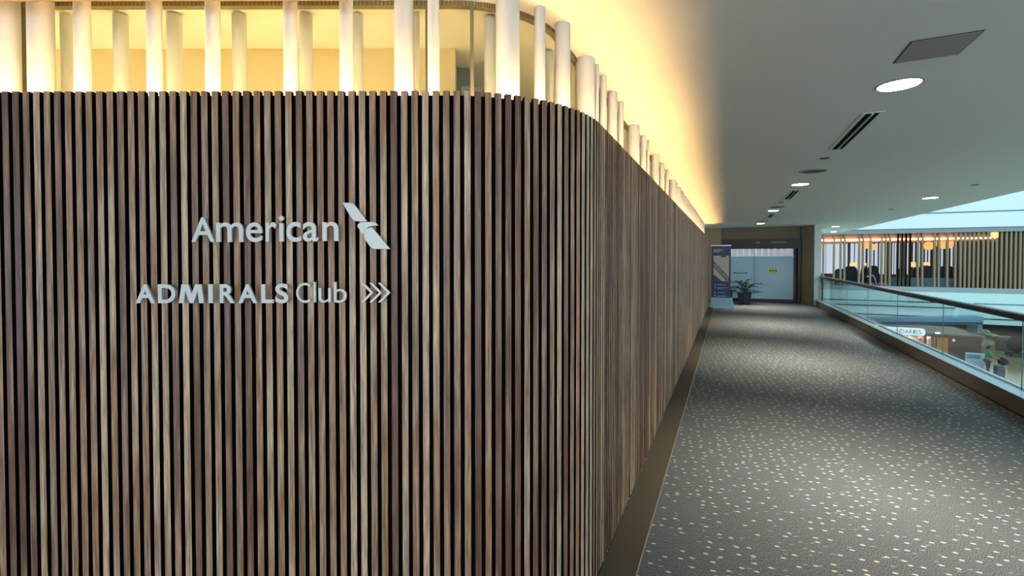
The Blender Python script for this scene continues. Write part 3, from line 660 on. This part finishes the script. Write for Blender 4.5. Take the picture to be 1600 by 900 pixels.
# slat screen of the far lounge
t = thing('slat_screen', 'row of tall wooden posts with a glowing copper header across the atrium', 'screen', (10, YF+.25, -.02))
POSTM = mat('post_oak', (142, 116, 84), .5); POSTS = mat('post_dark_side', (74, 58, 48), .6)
pxs = [1260+x/8.18 for x in (165, 215, 350, 435, 485, 672, 720, 815, 960, 1010, 1062, 1162, 1215, 1265, 1318)]+[1370+x/6.957 for x in (222, 266, 310, 355, 443, 492, 625, 670, 763, 850, 905, 952, 1000, 1047, 1095, 1150, 1200, 1248, 1295, 1347, 1400, 1450, 1500, 1550, 1597)]
pxs += [1600+6.9*k for k in range(1, 14)]
for px in pxs:
    X = at_y(px, 420, YF+.2).x-10
    box('post', (X-.045, X+.045, -.13, .06, 0, 3.26), POSTM, t)
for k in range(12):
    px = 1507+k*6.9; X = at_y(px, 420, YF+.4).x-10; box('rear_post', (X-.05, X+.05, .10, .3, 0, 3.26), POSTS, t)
xe = at_y(1561, 370, YF).x-10
COPP = mat('copper_header', (205, 128, 84), .4, .2)
box('header_band', (-6, xe, .07, .12, 2.86, 3.26), COPP, t)
box('header_light', (-6, xe, .0, .065, 2.88, 2.95), emis('copper_led', (1.0, .62, .40), 9), t)
box('lower_band', (-6, xe-.7, .07, .12, 2.76, 2.86), COPP, t)
xo = at_y(1555, 370, YF).x-10; box('end_lamp', (xo-.16, xo+.16, -.2, -.14, 2.92, 3.24), mat('end_lamp_orange', (230, 150, 70), .5, 0, (1, .5, .15), .8), t)

# lounge behind the screen
bm = bmesh.new(); bx(bm, 2.0, 40, YF+6.8, YF+7, -.02, 3.25); struct(link('wall_far_back', bm, mat('lounge_back_brown', (88, 70, 62), .7)))
for i, (a, b) in enumerate(((1281, 1290), (1291, 1302), (1304, 1312), (1315, 1324), (1329, 1334), (1336, 1341), (1344, 1352), (1356, 1364), (1367, 1371), (1374, 1377), (1379, 1382), (1389.5, 1391), (1394.5, 1396), (1398, 1401), (1403.5, 1405), (1417, 1419), (1427, 1429), (1435.5, 1437), (1446, 1448), (1451, 1453), (1471, 1473), (1486, 1488))):
    X0 = at_y(a, 420, YF+6.7).x; X1 = at_y(b, 420, YF+6.7).x
    bm = bmesh.new(); bx(bm, X0, X1, YF+6.70, YF+6.79, .55, 2.85); struct(link('window_%d' % (i+2), bm, MATS.get('daylit_pane') or emis('daylit_pane', (.72, .86, 1.0), .55)))
# pendants
def pendant(px, py, wpx, hpx, label, Y=YF+3.0):
    c = at_y(px, py, Y); r = wpx/2*Y/F*.98; h = hpx/2*Y/F
    t = thing('pendant_lamp', label, 'lamp', c, 'pendant lamps of the far lounge')
    bm = bmesh.new(); lathe(bm, [(0, -h), (r*.6, -h*.85), (r*.93, -h*.4), (r, 0), (r*.9, h*.45), (r*.55, h*.86), (0, h)], n=24); link('shade', bm, MATS.get('pendant_glow') or emis('pendant_glow', (1.0, .50, .15), .8), t, True)
    bm = bmesh.new(); tube(bm, [(0, 0, h), (0, 0, 3.24-c.z)], .012); link('cord', bm, BLACK, t)
pendant(1279.5, 386, 8, 9, 'round amber pendant lamp right beside the white pillar')
pendant(1350, 382.5, 14, 11, 'amber pendant lamp, left of the close pair in the far lounge')
pendant(1364, 386, 8, 8, 'small amber pendant lamp, right of the close pair in the far lounge', YF+4.2)
pendant(1451.5, 384, 12, 10, 'oval amber pendant lamp, second from the right in the far lounge')
pendant(1477, 380.5, 18, 13, 'largest round amber pendant lamp, far right in the lounge')
def table_lamp(x0, x1, y0, y1, label, Y=YF+5.2):
    a = at_y(x0, y0, Y); b = at_y(x1, y1, Y); cx_ = (a.x+b.x)/2; r = (b.x-a.x)/2
    t = thing('table_lamp', label, 'lamp', (cx_, Y, -.019), 'table lamps of the far lounge')
    bm = bmesh.new(); cyl(bm, (0, 0), r, b.z+.02, a.z+.02, 24, r*.86); link('lamp_shade', bm, MATS.get('shade_glow') or emis('shade_glow', (1.0, .60, .24), .9), t, True)
    bm = bmesh.new(); lathe(bm, [(0, 0), (.22, 0), (.22, .03), (.025, .05), (.025, b.z), (.09, b.z+.02), (0, b.z+.03)], n=20); link('lamp_stand', bm, BLACK, t, True)
table_lamp(1327.5, 1340, 410, 416, 'warm drum shade lamp, leftmost in the far lounge')
table_lamp(1348, 1354, 411, 415, 'tiny warm shade lamp, between the two black chair backs')
table_lamp(1421, 1431, 409.5, 417, 'warm shade lamp, middle one of the far lounge, left of the dark booth')
table_lamp(1440.5, 1453.5, 409.8, 414.5, 'wide warm shade lamp over the dark booth in the far lounge')
# dark high-back chairs
CH = mat('lounge_black', (18, 20, 26), .6)
def armchair(x0, x1, ytop, label, Y=YF+1.4):
    a = at_y(x0, ytop, Y); b = at_y(x1, 446, Y); cx_ = (a.x+b.x)/2; w = (b.x-a.x)/2; H = a.z+.02
    t = thing('lounge_chair', label, 'chair', (cx_, Y, -.019), 'dark high-backed lounge seats')
    bm = bmesh.new(); pts = [(-w, .12), (-w*1.0, H*.55), (-w*.85, H*.85), (-w*.5, H), (w*.5, H), (w*.85, H*.85), (w, H*.55), (w, .12)]
    extrude_poly(bm, pts, Vector((0, .18, 0)), Vector((1, 0, 0)), Vector((0, 0, 1)), Vector((0, -1, 0)), .3); bmesh.ops.bevel(bm, geom=bm.edges[:], offset=.03, segments=2, affect='EDGES'); link('backrest', bm, CH, t)
    box('seat', (-w*.8, w*.8, .18, .75, .25, .45), CH, t, .04)
    for sx in (-1, 1): box('armrest', (sx*w-.07*(sx > 0)-.0, sx*w+.07*(sx < 0), .18, .75, .25, .65), CH, t, .02)
    for sx in (-1, 1):
        for yy in (-.05, .65): box('leg', (sx*w*.8-.03, sx*w*.8+.03, yy, yy+.06, 0, .25), BLACK, t)
armchair(1303.5, 1322, 420, 'dark rounded lounge seat, leftmost behind the posts')
armchair(1318, 1340, 416, 'dark high-backed lounge seat left of the lounge opening, beside the drum lamp', YF+2.9)
armchair(1345, 1357, 418, 'narrow dark lounge seat between the two tall ones', YF+3.6)
armchair(1355, 1373, 415, 'dark rounded high-backed lounge seat with the curved floor lamp before it', YF+2.0)
armchair(1402, 1416, 419, 'dark lounge seat in the middle of the far lounge, behind the posts')
armchair(1426, 1441, 417, 'dark lounge seat just left of the long dark booth', YF+2.9)
armchair(1441, 1466, 415.5, 'long dark booth seat, left half, under the wide lamp')
armchair(1467, 1491, 415.5, 'long dark booth seat, right half, under the largest pendant')
# curved chrome lamp
c = at_y(1370, 447, YF+.9); t = None
bm = bmesh.new(); pts = [at_y(x, y, YF+.9) for x, y in ((1370.5, 446), (1369, 441), (1366.5, 434), (1363.5, 430), (1359.5, 430.5), (1357, 431.5))]
tube(bm, [p-c for p in pts], .03, 8)
t = thing('arc_lamp', 'white curved arc lamp in front of the dark rounded lounge seat', 'lamp', c); link('arm', bm, mat('chrome_white', (215, 225, 230), .3, .3), t)
bm = bmesh.new(); lathe(bm, [(0, -.02), (.12, -.02), (.06, .06), (0, .07)], (pts[-1].x-c.x, 0, pts[-1].z-c.z-.03), 16); link('lamp_head', bm, mat('chrome_white', (215, 225, 230), .3, .3), t)
# low counter behind posts
a = at_y(1392, 436, YF+1.1); b = at_y(1560, 446, YF+1.1)
o = box('low_glass_screen', (a.x, b.x, YF+1.05, YF+1.1, -.018, .50), mat('counter_bluegrey', (96, 116, 130), .4)); recenter(o, (a.x, YF+1.07, -.018)); tag(o, 'long blue-grey low partition behind the posts across the atrium', 'partition')

# ------------------------------------------------------------------ lower level shop kiosk
YK = 38.8
KB = mat('kiosk_brown', (96, 74, 66), .7); KR = mat('kiosk_redbrown', (112, 64, 48), .6)
k0 = thing('shop_kiosk', 'brown shop kiosk with flat grey roof on the lower level', 'kiosk', (12, YK, -5.2))
def kp(name, b, m, parent=None): return box(name, (b[0]-12, b[1]-12, b[2]-YK, b[3]-YK, b[4]+5.2, b[5]+5.2), m, parent or k0)
kp('side_wall', (13.33, 14.49, YK, YK+3.9, -5.2, -3.26), KB); kp('door_panel', (12.90, 13.33, YK-.01, YK+.2, -5.2, -3.40), KR)
kp('door_lamp', (13.08, 13.2, YK-.06, YK-.011, -3.62, -3.47), mat('door_lamp', (210, 215, 200), .5, 0, (1, .95, .85), .5))
kp('rear_wall', (7, 13.33, YK+2.2, YK+2.4, -5.2, -3.26), mat('shop_back', (70, 58, 54), .7)); kp('fascia', (7, 13.33, YK-.05, YK+.05, -3.40, -3.26), KB)
kp('roof', (7, 14.6, YK-.15, YK+4.4, -3.255, -3.17), mat('roof_grey', (104, 112, 112), .6))
kp('post', (11.65, 11.80, YK-.02, YK+.1, -5.2, -3.40), KB); kp('post', (12.22, 12.32, YK-.02, YK+.1, -5.2, -3.40), KB)
kp('curtain', (12.33, 12.89, YK+.02, YK+.14, -5.2, -3.38), stripe_mat('orange_curtain', (214, 128, 44), (232, 158, 72), 'X', 5, .7, .5))
kp('roof_lamp', (12.18, 12.40, YK-.22, YK-.151, -3.16, -3.07), emis('kiosk_lamp', (1.0, .9, .8), 2.0))
area('shop_light', (11.2, YK+1.2, -3.35), 2.0, 260, (1.0, .75, .5))
# sign
sg = thing('shop_sign', 'rounded white lit sign with blue letters over the clothes shop', 'sign', (10.5, YK-.3, -3.1))
bm = bmesh.new(); hw, hh, rr = 1.12, .235, .16; pts = []
for cx_, cz, a0 in ((hw-rr, hh-rr, 0), (-hw+rr, hh-rr, pi/2), (-hw+rr, -hh+rr, pi), (hw-rr, -hh+rr, 1.5*pi)):
    pts += [(cx_+rr*cos(a0+i*pi/10), cz+rr*sin(a0+i*pi/10)) for i in range(6)]
extrude_poly(bm, pts, Vector((0, .1, 0)), Vector((1, 0, 0)), Vector((0, 0, 1)), Vector((0, -1, 0)), .16); link('sign_box', bm, mat('sign_white', (225, 238, 248), .5, 0, (.75, .9, 1.0), .75), sg)
BL = mat('sign_blue', (96, 140, 205), .5)
xx = -.98
for ch, w in zip('BOUNDARIES', (.2, .27, .23, .24, .25, .25, .23, .09, .19, .2)):
    letter(ch, 0, Vector((xx, -.062, .135)), Vector((xx+w*.74, -.062, -.135)), sg, BL, Vector((0, 0, 0)), Vector((1, 0, 0)), Vector((0, 0, 1)), Vector((0, -1, 0)), .012); xx += w*.74+.035
# garments on the front rail
def garment(px, py, w, L, m, label, Y=YK+.35):
    c = at_y(px, py, Y); t = thing('hanging_garment', label, 'garment', c, 'clothes hanging in the shop')
    bm = bmesh.new(); n = 7; prev = None
    for i in range(n+1):
        z = -L*i/n; ww = w*(.55+.45*min(1, i/1.5))*(1+.12*sin(i*2.1)); d = .05+.02*sin(i*1.7)
        q = [bm.verts.new((ww*.5*cos(a)*(1+.15*cos(4*a)), d*sin(a), z)) for a in [j*pi/6 for j in range(12)]]
        if prev:
            for j in range(12): bm.faces.new((prev[j], prev[(j+1) % 12], q[(j+1) % 12], q[j]))
        else: bm.faces.new(q)
        prev = q
    bm.faces.new(prev[::-1]); link('cloth', bm, m, t, True)
    bm = bmesh.new(); tube(bm, [(0, 0, 0), (0, 0, .05), (.03, 0, .08), (.0, 0, .11)], .008, 6); link('hanger_hook', bm, BLACK, t)
CR = mat('cloth_cream', (196, 190, 160), .8); PK = mat('cloth_pink', (205, 130, 118), .8); ORC = mat('cloth_orange', (222, 150, 84), .8); PL = mat('cloth_pale', (214, 206, 196), .8)
garment(1437.8, 526, .26, .75, PK, 'pink garment hanging left of the cream one in the shop')
garment(1447.5, 525.5, .22, .85, CR, 'cream garment hanging, left half of the pale pair in the shop', YK+.95)
garment(1451.5, 525.5, .22, .85, PL, 'pale grey garment hanging, right half of the pale pair in the shop')
garment(1410, 525, .30, .4, PK, 'rosy garment hanging under the left end of the lit shop sign')
garment(1419.5, 526, .42, .45, ORC, 'orange garment hanging under the lit shop sign', YK+.95)
garment(1429, 528, .30, .7, mat('cloth_teal', (60, 84, 88), .8), 'dark teal garment hanging under the lit shop sign', YK+1.3)

# information stand
YI = 36.9
a = at_y(1509, 557.5, YI); b = at_y(1532, 557.5, YI)
t = thing('info_stand', 'white printed notice stand with blue header beside the brown kiosk', 'notice stand', (a.x, YI, -5.2))
wI = b.x-a.x; hI = 1.16
bm = bmesh.new(); extrude_poly(bm, [(0, 0), (wI, 0), (wI+.32, .35), (.1, .35)], Vector((0, 0, 0)), Vector((1, 0, 0)), Vector((0, 1, 0)), Vector((0, 0, 1)), hI); link('board', bm, mat('board_white', (196, 212, 222), .5), t)
box('header', (.05, wI-.03, -.006, -.001, hI-.30, hI-.06), mat('board_blue', (120, 150, 176), .5), t)
box('logo', (.08, .19, -.012, -.0065, hI-.22, hI-.1), mat('board_pink', (214, 130, 150), .5), t)
for i, (z, x0, x1) in enumerate(((.70, .22, .55), (.62, .62, .9), (.50, .1, .85), (.40, .1, .85), (.28, .1, .7))):
    box('text_line', (x0*wI, x1*wI, -.006, -.001, z-.012, z+.012), mat('board_text', (120, 136, 150), .5), t)

# steel counters and black bag
ST2 = stripe_mat('counter_steel', (44, 52, 56), (92, 104, 106), 'X', 3.2, .35, .5)
for i, (x0, x1, l) in enumerate(((1563, 1574, 'grey ribbed bin cabinet, left of the pair on the lower floor'), (1574.5, 1585, 'grey ribbed bin cabinet, right of the pair on the lower floor'))):
    Yc = 46.5+.2*i; a = at_y(x0, 527, Yc); b = at_y(x1, 527, Yc); H = a.z+5.2
    t = thing('bin_cabinet', l, 'bin', (a.x, Yc, -5.2), 'grey bin cabinets'); w = b.x-a.x
    box('body', (0, w, 0, .7, 0, H-.08), ST2, t); box('top', (-.03, w+.03, -.03, .73, H-.079, H), mat('counter_top', (60, 70, 72), .4), t); box('slot', (w*.3, w*.7, -.012, -.001, H*.62, H*.74), BLACK, t)
def blob(bm, c, r, n=14, m_=9, sq=1.0, seed=0):
    rr = random.Random(seed); rings = []
    for i in range(m_+1):
        th = pi*i/m_; rings.append([(c[0]+r[0]*sin(th)*cos(2*pi*j/n)*(1+.06*rr.random()), c[1]+r[1]*sin(th)*sin(2*pi*j/n), c[2]-r[2]*cos(th)) for j in range(n)])
    V = [[bm.verts.new(p) for p in (rg if 0 < i < m_ else rg[:1])] for i, rg in enumerate(rings)]
    for i in range(m_):
        a, b = V[i], V[i+1]
        for j in range(n):
            k = (j+1) % n
            if len(a) == 1: bm.faces.new((a[0], b[k], b[j]))
            elif len(b) == 1: bm.faces.new((a[j], a[k], b[0]))
            else: bm.faces.new((a[j], a[k], b[k], b[j]))
Yg = 44.5; c = at_y(1588, 548, Yg); t = thing('luggage_cart', 'black loaded luggage cart beside the grey bin cabinets', 'cart', (c.x, Yg, -5.2))
bm = bmesh.new(); blob(bm, (0, 0, .85), (.52, .35, .55), seed=2); link('black_bag', bm, mat('bag_black', (14, 14, 16), .7), t, True)
box('cart_deck', (-.5, .5, -.3, .3, .16, .30), BLACK, t)
for sx in (-.4, .4):
    bm = bmesh.new(); tube(bm, [(sx, -.34, .085), (sx, -.26, .085)], .085, 14); link('wheel', bm, BLACK, t)
    bm = bmesh.new(); tube(bm, [(sx, .26, .085), (sx, .34, .085)], .085, 14); link('wheel', bm, BLACK, t)
bm = bmesh.new(); tube(bm, [(.48, -.25, .3), (.55, -.25, 1.05), (.55, .25, 1.05), (.48, .25, .3)], .02, 8); link('cart_handle', bm, ALU, t)
# pale reclined seat and dark ones
WS = mat('seat_white', (205, 214, 212), .4)
for (px, py, Yc, m, l, sc) in ((1549.5, 528, 54, WS, 'pale reclined seat, left one of two on the far lower floor', 1.0), (1560, 531, 50.5, WS, 'pale reclined seat, right one of two, nearer the bin cabinets', 1.0)):
    c = at_z(px, py, -5.2); t = thing('reclined_seat', l, 'seat', (c.x, c.y, -5.2), 'pale reclined seats')
    for nm, pts, mm, y0, dy in (('cushion', [(-.55, .35), (.35, .30), (.35, .42), (-.45, .50)], WS, -.28, .56), ('back_cushion', [(-.55, .40), (-.45, .36), (-.95, 1.05), (-1.06, 1.0)], WS, -.28, .56), ('footrest', [(.33, .40), (.36, .30), (.58, .12), (.64, .2)], WS, -.25, .5), ('base', [(-.4, 0), (.25, 0), (.2, .3), (-.4, .33)], BLACK, -.22, .44)):
        bm = bmesh.new(); extrude_poly(bm, [(a_*.75, b_*.75) for a_, b_ in pts], Vector((0, y0, 0)), Vector((1, 0, 0)), Vector((0, 0, 1)), Vector((0, 1, 0)), dy); link(nm, bm, mm, t)
# pillar of the lower level
a = at_y(1516, 520, YF-.5); b = at_y(1535, 520, YF-.5); m_ = at_y(1527.5, 520, YF-.5)
col = bpy.data.objects.new('trim_lower_pillar', None); COL.objects.link(col); struct(col)
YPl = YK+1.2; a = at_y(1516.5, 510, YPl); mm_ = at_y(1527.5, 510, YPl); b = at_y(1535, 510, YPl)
box('shaded_face', (a.x, mm_.x, YPl, YPl+.5, -3.165, -2.13), BLUED, col); box('pale_face', (mm_.x, b.x, YPl, YPl+.5, -3.165, -2.13), BLUEG, col)  # shaded side of the pillar put in as a darker blue
# lit strips on the ceiling of the lower hall
for x, y, w, lw in ((10.2, 44, 1.6, 'slim lit ceiling fitting above the shop roof, left'), (11.5, 50, 2.2, 'longest slim lit ceiling fitting, farther back above the shop'), (9.4, 40.5, .5, 'short lit ceiling fitting left above the lit shop sign'), (18, 50, 1.6, 'slim lit ceiling fitting above the bin cabinets'), (22, 56, 2.0, 'slim lit ceiling fitting farthest right and deepest in the lower hall')):
    t = thing('ceiling_strip_light', lw, 'ceiling light', (x, y, -2.121), 'lower hall strip lights')
    box('housing', (-w/2-.03, w/2+.03, -.08, .08, -.05, -.001), BLACK, t); box('tube', (-w/2, w/2, -.05, .05, -.07, -.051), MATS.get('strip_glow') or emis('strip_glow', (1, .92, .85), 3), t)

# ------------------------------------------------------------------ traveller with luggage
def skin(name, verts, edges, radii, m, parent, root=0, sub=2):
    me = bpy.data.meshes.new(name); me.from_pydata([tuple(v) for v in verts], edges, []); me.materials.append(m)
    o = bpy.data.objects.new(name, me); COL.objects.link(o); o.parent = parent
    md = o.modifiers.new('skin', 'SKIN'); md.use_smooth_shade = True
    for i, r in enumerate(radii):
        r = r if isinstance(r, tuple) else (r, r); me.skin_vertices[0].data[i].radius = r; me.skin_vertices[0].data[i].use_root = (i == root)
    sb = o.modifiers.new('sub', 'SUBSURF'); sb.levels = sub; sb.render_levels = sub
    return o
SKIN_ = mat('skin_tone', (150, 108, 84), .55); GREEN = mat('green_shirt', (48, 150, 98), .8); TROU = mat('dark_trousers', (34, 38, 50), .8); HAIR = mat('dark_cap', (46, 44, 46), .8)
pp = at_z(1543, 586.5, -5.2); per = thing('person', 'person in a green shirt and dark trousers pushing a suitcase', 'person', (pp.x, pp.y, -5.2))
V = []; Eg = []; R = []
def add(p, r, pr=None):
    V.append(Vector(p)); R.append(r)
    if pr is not None: Eg.append((pr, len(V)-1))
    return len(V)-1
pel = add((0, 0, .95), (.14, .11)); wa = add((.0, 0, 1.1), (.13, .10), pel); ch_ = add((.02, 0, 1.30), (.155, .11), wa); nb = add((.03, 0, 1.46), (.075, .07), ch_); nk = add((.045, 0, 1.52), .052, nb)
h1 = add((.06, 0, 1.60), (.075, .085), nk); h2 = add((.06, 0, 1.67), (.088, .096), h1); h3 = add((.05, 0, 1.73), (.07, .08), h2)
for sy in (-1, 1):
    sh = add((.02, sy*.17, 1.40), .062, ch_); el = add((.10 if sy < 0 else .06, sy*.22, 1.13), .045, sh); wr = add((.32, sy*.17, 1.05), .030, el); pm = add((.38, sy*.16, 1.04), (.036, .022), wr)
    for j, (L_, dz) in enumerate(((.065, .025), (.075, .009), (.070, -.009), (.055, -.026))):
        f1 = add((.42, sy*(.16), 1.04+dz), .0100, pm); f2 = add((.42+L_*.45, sy*.165, 1.035+dz), .0095, f1); add((.42+L_*.55, sy*.145, 1.005+dz), .008, f2)
    t1 = add((.385, sy*.13, 1.055), .011, pm); add((.42, sy*.115, 1.05), .009, t1)
    hp = add((0, sy*.09, .90), .095, pel); kn = add((.03*sy+.02, sy*.10, .50), .062, hp); an = add((.06*sy-.02, sy*.10, .10), .042, kn); add((.06*sy+.10, sy*.11, .045), (.045, .035), an)
skin('body', V, Eg, R, SKIN_, per)
V = []; Eg = []; R = []
b0 = add((0, 0, .90), (.17, .135)); b1 = add((0, 0, 1.12), (.15, .12), b0); b2 = add((.02, 0, 1.32), (.175, .13), b1); b3 = add((.03, 0, 1.45), (.10, .09), b2)
for sy in (-1, 1):
    a1 = add((.02, sy*.18, 1.40), .078, b2); add((.06, sy*.21, 1.24), .066, a1)
skin('shirt', V, Eg, R, GREEN, per)
V = []; Eg = []; R = []
b0 = add((0, 0, .96), (.16, .125))
for sy in (-1, 1):
    a1 = add((0, sy*.09, .86), .11, b0); a2 = add((.03*sy+.02, sy*.10, .50), .082, a1); add((.06*sy-.02, sy*.10, .12), .065, a2)
skin('trousers', V, Eg, R, TROU, per)
bm = bmesh.new(); blob(bm, (.045, 0, 1.715), (.112, .10, .085)); bx(bm, .12, .21, -.06, .06, 1.695, 1.708); link('cap', bm, HAIR, per, True)
bm = bmesh.new(); blob(bm, (-.01, 0, 1.64), (.085, .09, .10)); link('hair', bm, mat('hair_dark', (36, 30, 28), .8), per, True)
bm = bmesh.new(); extrude_poly(bm, [(.145, 1.64), (.172, 1.605), (.145, 1.60)], Vector((0, -.012, 0)), Vector((1, 0, 0)), Vector((0, 0, 1)), Vector((0, 1, 0)), .024); link('nose', bm, SKIN_, per)
for sy in (-1, 1):
    bm = bmesh.new(); blob(bm, (.137, sy*.035, 1.65), (.012, .014, .009)); link('eye', bm, BLACK, per, True)
    bm = bmesh.new(); blob(bm, (.05, sy*.092, 1.63), (.02, .012, .032)); link('ear', bm, SKIN_, per, True)
    bm = bmesh.new(); blob(bm, (.06*sy+.06, sy*.11, .04), (.14, .055, .05)); link('shoe', bm, BLACK, per, True)
bm = bmesh.new(); blob(bm, (.142, 0, 1.572), (.012, .026, .007)); link('mouth', bm, mat('lips', (130, 74, 66), .6), per, True)
sx_, sy_ = pp.x+.50, pp.y-.02
t = thing('suitcase', 'grey ribbed suitcase under the black bag in front of the traveller', 'suitcase', (sx_, sy_, -5.2))
box('shell', (-.18, .18, -.24, .24, .06, .62), mat('case_grey', (72, 78, 86), .4), t, .03)
bm = bmesh.new(); 
for k in range(5): bx(bm, -.15+k*.068, -.13+k*.068, -.246, -.2405, .1, .58)
link('ribs', bm, mat('case_rib', (110, 118, 126), .4), t)
bm = bmesh.new(); tube(bm, [(-.17, -.12, .62), (-.09, -.17, 1.035), (-.09, .17, 1.035), (-.17, .12, .62)], .012, 8); link('pull_handle', bm, BLACK, t)
for q in ((-.13, -.2), (.13, -.2), (-.13, .2), (.13, .2)):
    bm = bmesh.new(); tube(bm, [(q[0], q[1]-.02, .031), (q[0], q[1]+.02, .031)], .03, 12); link('wheel', bm, BLACK, t)
bm = bmesh.new(); blob(bm, (.12, 0, .24), (.235, .21, .225), seed=4); blob(bm, (.06, 0, .46), (.12, .06, .04), seed=5)
o = link('duffel_bag', bm, mat('duffel_black', (5, 5, 7), .9), None, True); o.location = (sx_+.03, sy_, -5.2+.63); tag(o, 'bulging black bag resting on top of the grey suitcase', 'bag')
